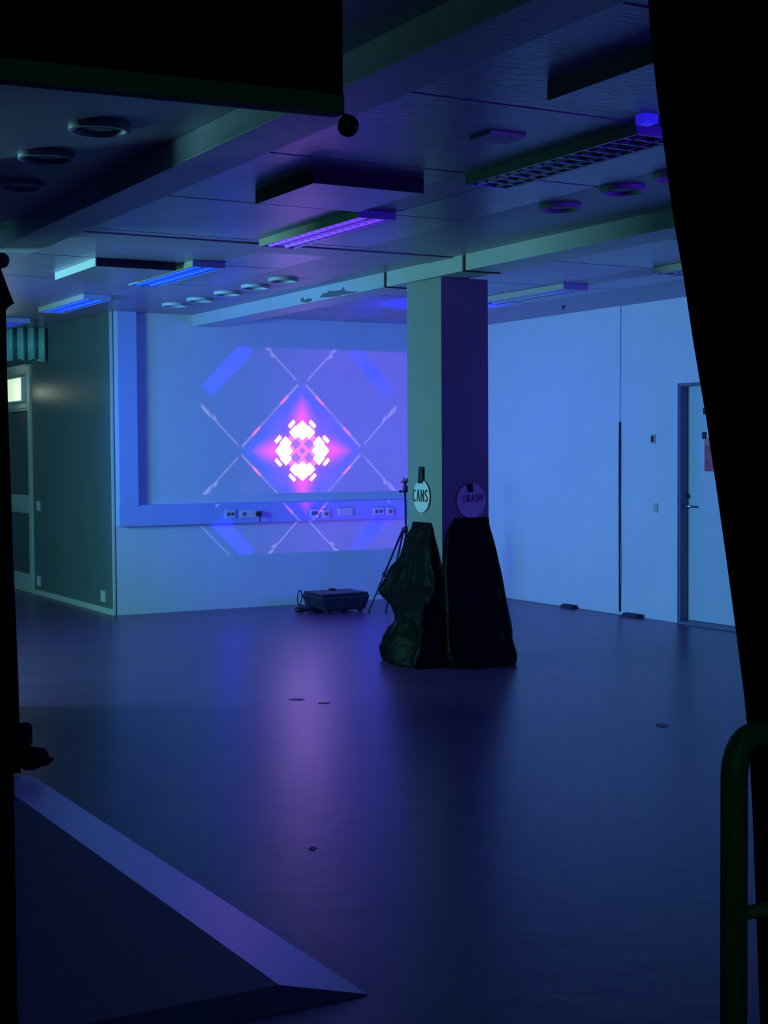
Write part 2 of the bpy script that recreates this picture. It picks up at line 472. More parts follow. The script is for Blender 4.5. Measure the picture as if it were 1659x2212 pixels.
# small plates on the dark wall
for (px, py, w_, h_, lab, nm, cat) in ((82, 1093, 0.055, 0.085, 'pale switch plate at waist height by the glazed door', 'light_switch', 'switch'),
                           (83, 1255, 0.06, 0.09, 'pale low socket on the dark wall beside the glazed door', 'wall_socket', 'socket'),
                           (222, 1288, 0.06, 0.09, 'pale low socket on the dark wall near its outer corner', 'wall_socket', 'socket')):
    p = at(px, py, 0, 4.60)
    th = thing(nm, lab, cat, (4.61, p.y, p.z - h_ / 2))
    bm = nb(); box(bm, 4.597, 4.61, p.y - w_, p.y + w_, p.z - h_ * 0.62, p.z + h_ * 0.62, 0.004); obj('plate', bm, 'skirt', th)
    bm = nb(); box(bm, 4.592, 4.598, p.y - w_ * 0.6, p.y + w_ * 0.6, p.z - h_ * 0.35, p.z + h_ * 0.35, 0.002); obj('rocker' if nm == 'light_switch' else 'outlet', bm, 'white', th)

# ------------------------------------------------------------------ glazed door in the dark wall
d1 = bpy.data.objects.new('door_1', None); COL.objects.link(d1); d1.location = (4.61, 16.4, 0); d1['kind'] = 'structure'
def yz(px, py): q = at(px, py, 0, 4.60); return q.y, q.z
Y0 = 15.96; Y1 = 17.1
bm = nb()
def fbox(y0, y1, z0, z1, x0=4.595, x1=4.64): box(bm, x0, x1, y0, y1, z0, z1, 0.003)
fbox(Y0, Y0 + 0.10, 0, 2.50); fbox(Y1 - 0.10, Y1, 0, 2.50)
fbox(Y0 + 0.10, Y1 - 0.10, 2.03, 2.50); fbox(Y0 + 0.10, Y1 - 0.10, 0.90, 1.07); fbox(Y0 + 0.10, Y1 - 0.10, 0, 0.20)
obj('frame', bm, 'frame', d1)
for (z0, z1) in ((0.20, 0.90), (1.07, 2.03)):
    bm = nb(); box(bm, 4.625, 4.635, Y0 + 0.10, Y1 - 0.10, z0, z1); obj('pane', bm, 'glass', d1)
    bm = nb(); box(bm, 4.605, 4.625, Y0 + 0.10, Y1 - 0.10, z1 - 0.03, z1, 0.003); obj('glazing_bead', bm, 'beam', d1)
bm = nb(); box(bm, 4.56, 4.60, Y0, Y1 + .3, 2.47, 2.50, 0.003); obj('lintel_strip', bm, 'white', d1)
sg = thing('lit_sign_box', 'small glowing white rectangular light box above the glazed door panes', 'light box', (4.59, 16.36, 2.10))
bm = nb(); box(bm, 4.545, 4.594, 16.10, 16.64, 2.10, 2.37, 0.005); obj('housing', bm, 'white', sg)
bm = nb(); box(bm, 4.538, 4.5449, 16.115, 16.625, 2.112, 2.358, 0.002); obj('lit_face', bm, 'lit', sg)
# ribbed pelmet
bm = nb(); n = 60
yp = 15.3; xa = at(97, 745, 1, yp).x; xb = xa - 0.75; zb0 = at(90, 779, 1, yp).z
A = []
for i in range(n * 2 + 1):
    x = xa + (xb - xa) * i / (n * 2); ph = math.sin((x - xa) / 0.112 * 2 * math.pi - 0.6)
    ph = math.copysign(abs(ph) ** 0.6, ph)
    yy = yp + 0.032 * ph
    zb = zb0 + 0.012 * math.sin(x * 37)
    A.append([bm.verts.new((x, yy, CEIL - 0.004)), bm.verts.new((x, yy, zb)), bm.verts.new((x, yy + 0.004, zb)), bm.verts.new((x, yy + 0.004, CEIL - 0.004))])
for p, q in zip(A, A[1:]):
    for j in range(4): bm.faces.new([p[j], p[(j + 1) % 4], q[(j + 1) % 4], q[j]])
bmesh.ops.recalc_face_normals(bm, faces=bm.faces)
tag(obj('ribbed_pelmet', bm, 'pelmet', smooth=True), 'teal ribbed strip curtain hanging from ceiling above the glazed door', 'pelmet')

# ------------------------------------------------------------------ door in the right wall
d2 = bpy.data.objects.new('door_2', None); COL.objects.link(d2); d2.location = (RX, 9.5, 0); d2['kind'] = 'structure'
bm = nb()
for (y0, y1, z0, z1) in ((DY1 - 0.005, DY1 + 0.055, 0, DH + 0.055), (DY0 - 0.055, DY0 + 0.005, 0, DH + 0.055), (DY0, DY1, DH - 0.005, DH + 0.055)):
    box(bm, RX - 0.016, RX, y0, y1, z0, z1, 0.003)
obj('architrave', bm, 'wall_r', d2)
bm = nb(); box(bm, RX - 0.004, RX + 0.13, DY1 - 0.03, DY1 - 0.005, 0, DH - 0.005)
box(bm, RX - 0.004, RX + 0.13, DY0 + 0.005, DY0 + 0.03, 0, DH - 0.005); box(bm, RX - 0.004, RX + 0.13, DY0 + 0.03, DY1 - 0.03, DH - 0.03, DH - 0.005)
obj('jamb', bm, 'jamb', d2)
LX = RX + 0.085
bm = nb(); box(bm, LX, LX + 0.04, DY0 + 0.03, DY1 - 0.03, 0.025, DH - 0.03, 0.003); leaf = obj('door_leaf', bm, 'door', d2)
p = at(1490, 1093, 0, LX)
bm = nb(); tube(bm, [(LX, p.y + .02, p.z), (LX - 0.05, p.y + .02, p.z), (LX - 0.055, p.y, p.z), (LX - 0.055, p.y - 0.11, p.z - 0.004)], 0.010, 10)
ball(bm, (LX - 0.002, p.y + .02, p.z), 0.026, squash=(0.3, 1, 1)); obj('door_handle', bm, 'steel', leaf)
p = at(1488, 1072, 0, LX)
bm = nb(); ball(bm, (LX - 0.002, p.y, p.z), 0.022, squash=(0.5, 1, 1)); obj('lock', bm, 'darkmetal', leaf)
bm = nb(); box(bm, RX - 0.05, RX + 0.12, DY0 - 0.03, DY1 - 0.04, 0.0, 0.022, 0.004); obj('threshold', bm, 'jamb', d2)

# papers on the door
def sheet(name, px, label, cat, m, x=LX, t=0.002, yext=None, mats=None):
    a = at(px[0], px[3], 0, x); b = at(px[1], px[2], 0, x)
    y1, y0 = a.y, b.y
    bm_ = nb(); box(bm_, x - t, x - 0.0002, y0, y1, a.z, b.z)
    return tag(obj(name, bm_, m), label, cat), (y0, y1, a.z, b.z)
sheet('paper_notice', (1525, 1552, 884, 946), 'pale blue paper notice taped up high on the right-hand door', 'notice', 'bluepaper')
pp, e = sheet('red_poster', (1522, 1560, 945, 1018), 'red patterned poster taped below the pale notice on the right-hand door', 'poster', 'poster')
bm = nb(); box(bm, LX - 0.0035, LX - 0.0021, e[0], e[1], e[3] - 0.06, e[3]); obj('printed_band', bm, 'poster_top', pp)
for (px, lab) in (((1519, 1527, 881, 895), 'black tape piece at the top corner of the pale notice'), ((1517, 1526, 933, 948), 'black tape piece where notice and red poster meet')):
    a = at(px[0], px[3], 0, LX - 0.004); b = at(px[1], px[2], 0, LX - 0.004)
    bm = nb(); box(bm, LX - 0.0065, LX - 0.0036, b.y, a.y, a.z, b.z); tag(obj('tape_piece', bm, 'tape'), lab, 'tape')
# switches by the door
for (px, py, s, m_, lab) in ((1412, 948, 1.0, 'darkmetal', 'dark wall switch above head of the handle, between board joint and door'), (1417, 1097, 0.9, 'skirt', 'pale wall switch at handle height left of the door')):
    p = at(px, py, 0, RX)
    th = thing('wall_switch', lab if m_ != 'darkmetal' else 'small dark wall switch at eye height, between board joint and door', 'switch', (RX, p.y, p.z - 0.04))
    bm = nb(); box(bm, RX - 0.012, RX, p.y - 0.032 * s, p.y + 0.032 * s, p.z - 0.045 * s, p.z + 0.045 * s, 0.003); obj('plate', bm, 'skirt', th)
    bm = nb(); box(bm, RX - 0.019, RX - 0.0121, p.y - 0.018 * s, p.y + 0.018 * s, p.z - 0.03 * s, p.z + 0.03 * s, 0.003); obj('rocker', bm, m_, th)
# dark wedges at the foot of the right wall
for (x0, x1, lab) in ((1212, 1236, 'short dark floor wedge at the foot of the right wall near the pillar'), (1344, 1377, 'dark floor wedge at the foot of the right wall beneath the board joint')):
    a = at(x0, 1318, 0, RX - 0.08); b = at(x1, 1322, 0, RX - 0.08)
    bm = nb(); prism(bm, [(RX - 0.10, 0.0), (RX - 0.031, 0.0), (RX - 0.031, 0.035), (RX - 0.075, 0.03)], 1, b.y, a.y)
    tag(obj('floor_wedge', bm, 'rubber'), lab, 'wedge')

# ------------------------------------------------------------------ pillar with signs and bags
PX0, PX1, PY0, PY1 = 5.46, 5.853, 8.84, 9.315
bm = nb(); box(bm, PX0, PX1, PY0, PY1, 0, BEAM, 0.008)
tag(obj('pillar', bm, 'pillar'), 'square concrete pillar under the ceiling beam, teal-lit left face and dark front', 'pillar')

STROKES = {
 'C': [[(0.9, 0.85), (0.6, 1), (0.25, 0.9), (0.1, 0.5), (0.25, 0.1), (0.6, 0), (0.9, 0.15)]],
 'A': [[(0.05, 0), (0.5, 1), (0.95, 0)], [(0.25, 0.38), (0.75, 0.38)]],
 'N': [[(0.1, 0), (0.1, 1), (0.9, 0), (0.9, 1)]],
 'S': [[(0.88, 0.85), (0.5, 1), (0.15, 0.82), (0.25, 0.58), (0.75, 0.44), (0.88, 0.18), (0.5, 0), (0.1, 0.14)]],
 'T': [[(0.05, 1), (0.95, 1)], [(0.5, 1), (0.5, 0)]],
 'R': [[(0.12, 0), (0.12, 1), (0.6, 1), (0.85, 0.78), (0.6, 0.52), (0.12, 0.5)], [(0.5, 0.52), (0.9, 0)]],
 'H': [[(0.12, 0), (0.12, 1)], [(0.88, 0), (0.88, 1)], [(0.12, 0.5), (0.88, 0.5)]],
}
def lettering(text, w_, h_, place, r):
    bm_ = nb(); n = len(text); cw = w_ / n
    for i, ch in enumerate(text):
        for st in STROKES[ch]:
            pts = [place(-w_ / 2 + (i + 0.12 + 0.76 * x) * cw, (y - 0.5) * h_) for x, y in st]
            for q0, q1 in zip(pts, pts[1:]): tube(bm_, [q0, q1], r, 6)
    return bm_
# CANS sign on the left face (plane x = PX0)
pc = at(913, 1072, 0, PX0); pt = at(912, 1037, 0, PX0); pb = at(912, 1107, 0, PX0)
R1 = (pt.z - pb.z) / 2
sg = thing('round_sign', 'round white card sign reading CANS on the left face of the pillar', 'sign', (PX0, pc.y, pb.z))
bm = nb(); n = 40
prism(bm, [(pc.y + R1 * 0.98 * math.cos(2 * math.pi * i / n), (pt.z + pb.z) / 2 + R1 * math.sin(2 * math.pi * i / n)) for i in range(n)], 0, PX0 - 0.012, PX0 - 0.008); obj('card', bm, 'paper', sg)
zc = (pt.z + pb.z) / 2
bm = lettering('CANS', 0.22, 0.085, lambda a, b: (PX0 - 0.0135, pc.y + 0.01 - a, zc + 0.005 + b), 0.005); obj('lettering', bm, 'ink', sg)
a = at(909, 1008, 0, PX0); b = at(917, 1044, 0, PX0)
bm = nb(); prism(bm, [(a.y + .005, a.z), (b.y, a.z), (b.y - .0, b.z), (a.y + .02, b.z - 0.003)], 0, PX0 - 0.016, PX0 - 0.0125)
tag(obj('tape_strip', bm, 'tape'), 'long black tape strip holding up the CANS sign', 'tape')
# TRASH sign on the front face (plane y = PY0)
pt = at(1017, 1044, 1, PY0); pb = at(1017, 1119, 1, PY0); pc = at(1016, 1081, 1, PY0); pl2 = at(985, 1081, 1, PY0); pr2 = at(1047, 1081, 1, PY0)
R2 = (pt.z - pb.z) / 2; RH = (pr2.x - pl2.x) / 2; cx2 = (pr2.x + pl2.x) / 2; zc = (pt.z + pb.z) / 2
sg = thing('round_sign', 'round card sign reading TRASH on the dark front face of the pillar', 'sign', (cx2, PY0, pb.z))
bm = nb(); prism(bm, [(cx2 + RH * math.cos(2 * math.pi * i / n), zc + R2 * math.sin(2 * math.pi * i / n)) for i in range(n)], 1, PY0 - 0.012, PY0 - 0.008); obj('card', bm, 'paper', sg)
bm = lettering('TRASH', 0.18, 0.05, lambda a, b: (cx2 + 0.01 + a, PY0 - 0.0135, zc + 0.018 + b + a * 0.12), 0.0035); obj('lettering', bm, 'ink', sg)
pp = px_poly([(1004, 1046), (1018, 1044), (1021, 1062), (1009, 1063)], 1, PY0)
bm = nb(); prism(bm, pp, 1, PY0 - 0.016, PY0 - 0.0125); tag(obj('tape_strip', bm, 'tape'), 'short black tape strip at the top of the TRASH sign', 'tape')

def bag(name, rows, ax, face, outward, label, seed, thick, amp=0.012, lim=-9):
    """bin bag taped flat at the top, bulging from the pillar face towards the floor; rows: (py, px_left, px_right)"""
    th = thing(name, label, 'bin bag', (0, 0, 0), 'bin bags taped to the pillar')
    bm_ = nb(); rings = []; SEG = 44
    fine = []
    for (r0, r1) in zip(rows, rows[1:]):
        st = 5
        for k_ in range(st):
            f = k_ / st; fine.append([r0[i] + (r1[i] - r0[i]) * f for i in range(3)])
    fine.append(list(rows[-1]))
    top, bot = rows[0][0], rows[-1][0]
    for (py, xl, xr) in fine:
        f = (py - top) / (bot - top)
        th_ = 0.012 + thick * (f ** 0.9) * (1 if f < 0.93 else max(0.0, 1 - ((f - 0.93) / 0.07) ** 2 * 0.35))
        mid = face + outward * (0.004 + th_ * 0.5)
        L_ = at(xl, py, ax, mid); R_ = at(xr, py, ax, mid)
        z = max(0.004, (L_.z + R_.z) / 2)
        o_ = 1 - ax
        c = (L_[o_] + R_[o_]) / 2; h = abs(R_[o_] - L_[o_]) / 2
        ring = []
        for j in range(SEG):
            an = 2 * math.pi * j / SEG
            ca, sa = math.cos(an), math.sin(an)
            uu = math.copysign(abs(ca) ** 0.8, ca) * h
            vv = math.copysign(abs(sa) ** 0.8, sa) * th_ * 0.5
            nz1 = noise.noise(Vector((uu * 5 + seed, z * 4.0, sa * 1.3))) + 0.5 * noise.noise(Vector((uu * 15 + seed, z * 9.0, sa * 3)))
            ridge = abs(noise.noise(Vector((uu * 9 + seed * 2, z * 2.5, ca))))
            dlt = amp * (0.3 + 1.4 * f) * (nz1 * 1.5 - ridge * 1.6)
            p = [0, 0, z + 0.006 * nz1 * (0 if f > 0.97 or f < 0.02 else 1)]
            p[o_] = c + uu + dlt * ca * 0.6
            dd = max(0.003, (mid - face) * outward + vv + dlt * 1.2 * (0.5 + 0.5 * sa))
            p[ax] = face + outward * dd
            p[2] = max(0.003, p[2])
            p[o_] = max(lim + 0.02 * sa, p[o_])
            ring.append(bm_.verts.new(p))
        rings.append(ring)
    for A_, B_ in zip(rings, rings[1:]):
        for j in range(SEG): bm_.faces.new([A_[j], A_[(j + 1) % SEG], B_[(j + 1) % SEG], B_[j]])
    bm_.faces.new(rings[0][::-1]); bm_.faces.new(rings[-1])
    bmesh.ops.recalc_face_normals(bm_, faces=bm_.faces)
    c0 = at((rows[-1][1] + rows[-1][2]) / 2, rows[-1][0], ax, face)
    th.location = (c0.x, c0.y, 0)
    return th, obj('sack', bm_, 'bag', th, smooth=True)
# left bag, on the face x = PX0 (outward -x)
rowsL = [(1128, 891, 929), (1142, 888, 931), (1165, 874, 934), (1205, 865, 938), (1240, 842, 943), (1270, 828, 947), (1286, 823, 950), (1298, 838, 952), (1315, 854, 954), (1335, 860, 957),
         (1360, 852, 956), (1385, 839, 957), (1408, 831, 958), (1430, 833, 960), (1447, 846, 960), (1456, 870, 952)]
thL, sk = bag('bin_bag', rowsL, 0, PX0, -1, 'crumpled black bin bag below the CANS sign on the pillar', 3.1, 0.26, 0.024, 8.80)
# right bag, on the face y = PY0 (outward -y)
rowsR = [(1118, 984, 1056), (1135, 974, 1058), (1160, 967, 1064), (1200, 962, 1073), (1250, 960, 1084), (1300, 962, 1093), (1350, 964, 1103), (1390, 966, 1108), (1420, 970, 1113), (1445, 976, 1108), (1460, 984, 1100), (1469, 1000, 1080)]
thR, sk = bag('bin_bag', rowsR, 1, PY0, -1, 'smoother black bin bag below the TRASH sign on the pillar', 8.7, 0.24, 0.010, 5.42)

# ------------------------------------------------------------------ projector case and tripod
a = at(668, 1322, 2, 0); b = at(797, 1322, 2, 0)
cs = thing('floor_projector', 'low wide black equipment case on the floor below the projected pattern', 'projector', (6.53, 12.5, 0))
def rrect(bm_, x0, x1, y0, y1, z0, z1, taper, bev):
    vs = box(bm_, x0, x1, y0, y1, z0, z1)
    for v_ in vs:
        if v_.co.z < (z0 + z1) / 2:
            v_.co.x += taper if v_.co.x < (x0 + x1) / 2 else -taper
            v_.co.y += taper * .5 if v_.co.y < (y0 + y1) / 2 else -taper * .5
    bmesh.ops.bevel(bm_, geom=list({e for v_ in vs for e in v_.link_edges}), offset=bev, segments=4, affect='EDGES', profile=0.6)
bm = nb(); rrect(bm, 6.27, 6.80, 12.30, 12.74, 0.025, 0.165, 0.045, 0.028); obj('body', bm, 'case', cs, smooth=False)
bm = nb(); rrect(bm, 6.29, 6.78, 12.32, 12.72, 0.1655, 0.190, -0.0, 0.010); obj('top_lid', bm, 'case', cs)
for sx, sy in ((6.36, 12.36), (6.71, 12.36), (6.36, 12.68), (6.71, 12.68)):
    bm = nb(); lathe(bm, [(0.022, 0), (0.02, 0.026)], (sx, sy, 0)); obj('foot', bm, 'rubber', cs)
bm = nb(); lathe(bm, [(0.035, 0), (0.035, 0.018), (0.026, 0.020), (0.024, 0.012)], (PROJ.x, PROJ.y, 0.1905)); obj('lens', bm, 'black', cs)
a = at(650, 1308, 1, 12.5)
bm = nb(); L_ = []
for i in range(26):
    an = i / 25 * 2 * math.pi * 1.0
    L_.append((a.x + 0.022 * math.sin(an) + 0.012, 12.55 + 0.01 * math.cos(an), 0.08 + 0.075 * (1 - math.cos(an)) / 1.1))
tube(bm, [(6.28, 12.5, 0.06), (6.24, 12.52, 0.05)] + L_ + [(a.x + 0.05, 12.5, 0.02), (6.25, 12.45, 0.012), (6.29, 12.42, 0.03)], 0.0055, 7)
obj('power_cable', bm, 'black', cs)
bm = nb(); ball(bm, (a.x + 0.0, 12.52, 0.035), 0.045, squash=(1.2, 0.8, 0.72)); box(bm, a.x + .02, 6.30, 12.48, 12.55, 0.015, 0.055, 0.01)
tag(obj('cable_bundle', bm, 'black'), 'small black cable bundle lying left of the low black case', 'cable')
# light and dark skid bit beneath case front-left
bm = nb(); a = at(678, 1318, 2, 0); ball(bm, (a.x + .02, a.y - .06, 0.012), 0.05, squash=(1.3, 0.6, 0.24)); tag(obj('cable_adapter', bm, 'black'), 'flat black adapter on the floor at front left of the low case', 'adapter')

TY = 12.3
hub = at(877, 1143, 1, TY); top = at(875, 1062, 1, TY)
fa = at(797, 1322, 2, 0.0)
tp = thing('camera_tripod', 'black camera tripod partly hidden behind the left bin bag', 'tripod', (hub.x, TY, 0))
bm = nb(); tube(bm, [(hub.x - 0.005, TY, 0.42), (hub.x, TY, hub.z), (top.x, TY, top.z)], [0.011, 0.011, 0.011], 10); obj('centre_column', bm, 'black', tp)
bm = nb(); ball(bm, (hub.x, TY, hub.z - 0.005), 0.042, squash=(1.1, 1, 0.75)); obj('hub', bm, 'black', tp)
feet = [Vector((fa.x, fa.y + 0.0, 0.012)), Vector((hub.x + 0.36, TY + 0.15, 0.012)), Vector((hub.x - 0.06, TY - 0.34, 0.012))]
feet[2] = at(834, 1322, 2, 0.0) + Vector((0, 0, 0.012))
for i, f in enumerate(feet):
    h = Vector((hub.x, TY, hub.z)) + (f - Vector((hub.x, TY, 0))).normalized() * 0.035
    h.z = hub.z
    m1 = h.lerp(f, 0.56)
    bm = nb(); tube(bm, [h, m1], 0.011, 8); lg = obj('leg', bm, 'black', tp)
    bm = nb(); tube(bm, [m1, f], 0.0075, 8); obj('lower_tube', bm, 'black', lg)
    bm = nb(); ball(bm, m1, 0.020, squash=(1, 1, 1.3)); obj('leg_lock', bm, 'black', lg)
    bm = nb(); ball(bm, f, 0.014); obj('rubber_foot', bm, 'rubber', lg)
for i in range(3):
    q = Vector((hub.x, TY, hub.z)).lerp(feet[i], 0.80)
    bm = nb(); tube(bm, [(hub.x, TY, 0.20), q], 0.006, 6); obj('brace', bm, 'black', tp)
hd = None
bm = nb(); box(bm, top.x - 0.016, top.x + 0.03, TY - 0.02, TY + 0.02, top.z + 0.0, top.z + 0.055, 0.006); ball(bm, (top.x + 0.005, TY, top.z + 0.012), 0.026)
hd = obj('pan_head', bm, 'black', tp)
bm = nb(); tube(bm, [(top.x - 0.01, TY, top.z + 0.003), (top.x - 0.05, TY - 0.01, top.z + 0.004)], 0.006, 8); ball(bm, (top.x - 0.058, TY - 0.01, top.z + 0.004), 0.014); obj('pan_knob', bm, 'black', hd)
bm = nb(); box(bm, top.x - 0.03, top.x + 0.035, TY - 0.03, TY + 0.03, top.z + 0.085, top.z + 0.105, 0.004); box(bm, top.x - 0.012, top.x + 0.012, TY - 0.012, TY + 0.012, top.z + 0.05, top.z + 0.086)
box(bm, top.x - 0.018, top.x - 0.008, TY - 0.01, TY + 0.01, top.z + 0.105, top.z + 0.135, 0.002); box(bm, top.x + 0.012, top.x + 0.03, TY - 0.01, TY + 0.01, top.z + 0.105, top.z + 0.128, 0.002)
obj('mount_plate', bm, 'black', hd)

# ------------------------------------------------------------------ ceiling lamps
def lamp(x0, y0, label, tubemat, length=1.28, w_=0.24, body='lamp_body', hang=0.045):
    root = thing('ceiling_lamp', label, 'ceiling lamp', (x0 + w_ / 2, y0 + length / 2, CEIL - hang), 'louvred strip lamps on the ceiling')
    z0, z1 = CEIL - hang, CEIL - 0.0005
    x1, y1 = x0 + w_, y0 + length
    bm_ = nb()
    box(bm_, x0, x0 + 0.008, y0 + .004, y1 - .004, z0, z1); box(bm_, x1 - 0.008, x1, y0 + .004, y1 - .004, z0, z1); box(bm_, x0 + 0.008, x1 - 0.008, y0 + .004, y1 - .004, z1 - 0.012, z1)
    obj('housing', bm_, body, root)
    for (ya, yb) in ((y0 - 0.006, y0 + 0.0035), (y1 - 0.0035, y1 + 0.006)):
        bm_ = nb(); box(bm_, x0, x1, ya, yb, z0 - 0.001, z1, 0.002); obj('end_cap', bm_, 'lamp_end_lit' if x0 < 6 else body, root)
    bm_ = nb()
    for xx in (x0 + 0.009, x1 - 0.013):
        box(bm_, xx, xx + 0.004, y0 + 0.006, y1 - 0.006, z0 + 0.001, z0 + 0.022)
    nsl = 14
    for i in range(1, nsl):
        yy = y0 + 0.006 + (length - 0.012) * i / nsl
        vs = box(bm_, x0 + 0.013, x1 - 0.013, yy - 0.002, yy + 0.002, z0 + 0.002, z0 + 0.020)
    obj('louvre', bm_, 'louvre', root)
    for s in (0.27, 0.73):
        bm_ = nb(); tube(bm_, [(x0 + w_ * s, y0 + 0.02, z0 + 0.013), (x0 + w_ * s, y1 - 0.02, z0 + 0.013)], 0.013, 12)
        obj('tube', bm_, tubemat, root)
    return root
LW = 3.90
l1 = lamp(LW + .0, 4.80, 'long dark louvred strip lamp at upper right with pale edges', 'dimtube')
bm = nb(); p = at(1398, 266, 2, CEIL - 0.08); box(bm, p.x - 0.035, p.x + 0.03, p.y - 0.03, p.y + 0.03, CEIL - 0.085, CEIL - 0.0465, 0.006)
tag(obj('blue_indicator_box', bm, 'bluecap'), 'small glowing blue box under the near end of the upper right lamp', 'indicator')
lamp(LW, 7.18, 'louvred strip lamp with violet reflections, centre of the picture', 'violet_glint_tube')
lamp(LW, 9.56, 'louvred strip lamp with bright blue reflections, above the left edge of the back wall', 'blue_glint_tube')
lamp(LW, 11.94, 'louvred strip lamp with bright blue reflections, in front of the dark wall', 'blue_glint_tube')
lamp(LW, 14.32, 'louvred strip lamp with faint blue reflections, cut off at the far left edge', 'faint_glint_tube')
lamp(7.04, 9.56, 'pale unlit strip lamp right of the pillar top', 'dimtube')
lamp(7.04, 7.18, 'cream strip lamp partly hidden by the right-hand curtain', 'dimtube')

# ------------------------------------------------------------------ hanging baffles
def baffle(x0, y0, xl, yl, label, th_=0.055, side='baffle'):
    root = thing('ceiling_baffle', label, 'ceiling baffle', (x0 + xl / 2, y0 + yl / 2, CEIL - th_), 'flat square baffles under the ceiling')
    z0 = CEIL - th_; x1, y1 = x0 + xl, y0 + yl
    bm_ = nb(); box(bm_, x0 + .008, x1 - .008, y0 + .012, y1 - .008, z0 + 0.002, CEIL - 0.0005); obj('panel', bm_, 'ceil', root)
    bm_ = nb(); box(bm_, x0, x0 + 0.0075, y0, y1, z0, CEIL - 0.0005, 0.002); obj('side_strip', bm_, side, root)
    bm_ = nb(); box(bm_, x0 + 0.008, x1, y0, y0 + 0.0115, z0 - 0.001, CEIL - 0.0005, 0.002); obj('front_strip', bm_, 'baffle_shaded', root)
    return root
baffle(3.16, 6.24, 0.60, 0.66, 'shade-edged square ceiling baffle lit violet, above the centre lamp', 0.07, 'baffle_shaded')
baffle(3.27, 9.74, 0.58, 0.92, 'square ceiling baffle with pale teal side strip, upper left')
baffle(3.20, 3.82, 0.6, 0.62, 'shadowy ceiling baffle at upper right next to the black curtain', 0.06, 'baffle_shaded')
p = at(1083, 293, 2, CEIL)
bm = nb(); box(bm, p.x - 0.10, p.x + 0.08, p.y - 0.07, p.y + 0.09, CEIL - 0.014, CEIL - 0.0005, 0.003)
tag(obj('ceiling_cover_plate', bm, 'baffle'), 'small pale square cover plate on the ceiling above the long dark lamp', 'cover plate')

# ------------------------------------------------------------------ round ceiling spots
def spot(x, y, label, group, R=0.125):
    root = thing('ceiling_downlight', label, 'downlight', (x, y, CEIL - 0.035), group)
    bm_ = nb(); lathe(bm_, [(R, 0.0345), (R * 1.0, 0.014), (R * 0.95, 0.009), (R * 0.86, 0.009), (R * 0.82, 0.014), (R * 0.80, 0.0345)], (x, y, CEIL - 0.035), 36, cap=False); obj('ring', bm_, 'ring', root)
    bm_ = nb(); lathe(bm_, [(R * 0.79, 0.030), (R * 0.4, 0.022), (0.002, 0.020)], (x, y, CEIL - 0.035), 28, cap=False); obj('reflector', bm_, 'hole', root)
    return root
def ord_(i, names): return names[i]
for (px, py, lab) in ((215, 282, 'round ceiling downlight, largest and nearest of the three at upper left'), (100, 343, 'round ceiling downlight, middle of the three at upper left'), (40, 404, 'small round ceiling downlight, farthest of the three at upper left')):
    p = at(px, py, 2, CEIL - 0.02); spot(p.x, p.y, lab, 'downlights before the near beam')
for (px, py, lab) in ((1210, 452, 'round ceiling downlight right of the pillar, nearest the pillar'), (1345, 414, 'round ceiling downlight with a purple rim, second from the pillar'), (1462, 384, 'round ceiling downlight cut off by the right curtain')):
    p = at(px, py, 2, CEIL - 0.02); spot(p.x, p.y, lab, 'downlights before the main beam', 0.115)
for (px, py, lab) in ((612, 607, 'round downlight beside the pale beam, nearest the pillar'), (552, 622, 'round downlight beside the pale beam, second from the pillar end'), (492, 636, 'round downlight beside the pale beam, middle of the five'), (432, 650, 'round downlight beside the pale beam, second from the far wall'), (378, 661, 'round downlight beside the pale beam, nearest the back wall')):
    p = at(px, py, 2, CEIL - 0.02); spot(p.x, p.y, lab, 'downlights before the main beam', 0.115)
# little sprinkler heads
for (px, py, lab) in ((706, 434, 'tiny sprinkler head on the ceiling above the centre lamp'), (208, 655, 'tiny pinkish sprinkler head behind the left louvred lamp'), (1217, 668, 'tiny dark sprinkler head over the right wall')):
    p = at(px, py, 2, CEIL - 0.03)
    bm = nb(); lathe(bm, [(0.018, 0.03), (0.016, 0.02), (0.006, 0.018), (0.006, 0.004), (0.016, 0.002), (0.016, 0.0)], (p.x, p.y, CEIL - 0.0305)); tag(obj('sprinkler_head', bm, 'darkmetal' if px != 208 else 'poster_top'), lab, 'sprinkler')

# ------------------------------------------------------------------ ramp in the foreground
tx, ty = 1.946, 3.554
h = 0.045
ix, iy = 1.715, 3.64
far = 6.78
rp = thing('low_ramp', 'low dark platform ramp on the floor at lower left', 'ramp', (0.9, 5.0, 0))
bm = nb()
v0 = [bm.verts.new(p) for p in [(-1.6, iy, 0.001), (ix, iy, 0.001), (ix, far, 0.001), (-1.6, far, 0.001), (-1.6, iy, h), (ix, iy, h), (ix, far, h), (-1.6, far, h)]]
for f in [(0, 3, 2, 1), (4, 5, 6, 7), (0, 1, 5, 4), (1, 2, 6, 5), (2, 3, 7, 6), (3, 0, 4, 7)]: bm.faces.new([v0[i] for i in f])
obj('deck', bm, 'ramp', rp)
bm = nb()
v0 = [bm.verts.new(p) for p in [(ix + .0005, iy, 0.001), (tx, ty, 0.001), (tx, far, 0.001), (ix + .0005, far, 0.001), (ix + .0005, iy, h), (tx, ty, 0.003), (tx, far, 0.003), (ix + .0005, far, h)]]
for f in [(0, 3, 2, 1), (4, 5, 6, 7), (0, 1, 5, 4), (1, 2, 6, 5), (2, 3, 7, 6), (3, 0, 4, 7)]: bm.faces.new([v0[i] for i in f])
obj('side_bevel', bm, 'ramp_edge', rp, label='pale bevelled side edge')
bm = nb()
v0 = [bm.verts.new(p) for p in [(-1.6, ty, 0.001), (tx, ty, 0.001), (ix, iy - .0005, 0.001), (-1.6, iy - .0005, 0.001), (-1.6, ty, 0.003), (tx, ty, 0.003), (ix, iy - .0005, h), (-1.6, iy - .0005, h)]]
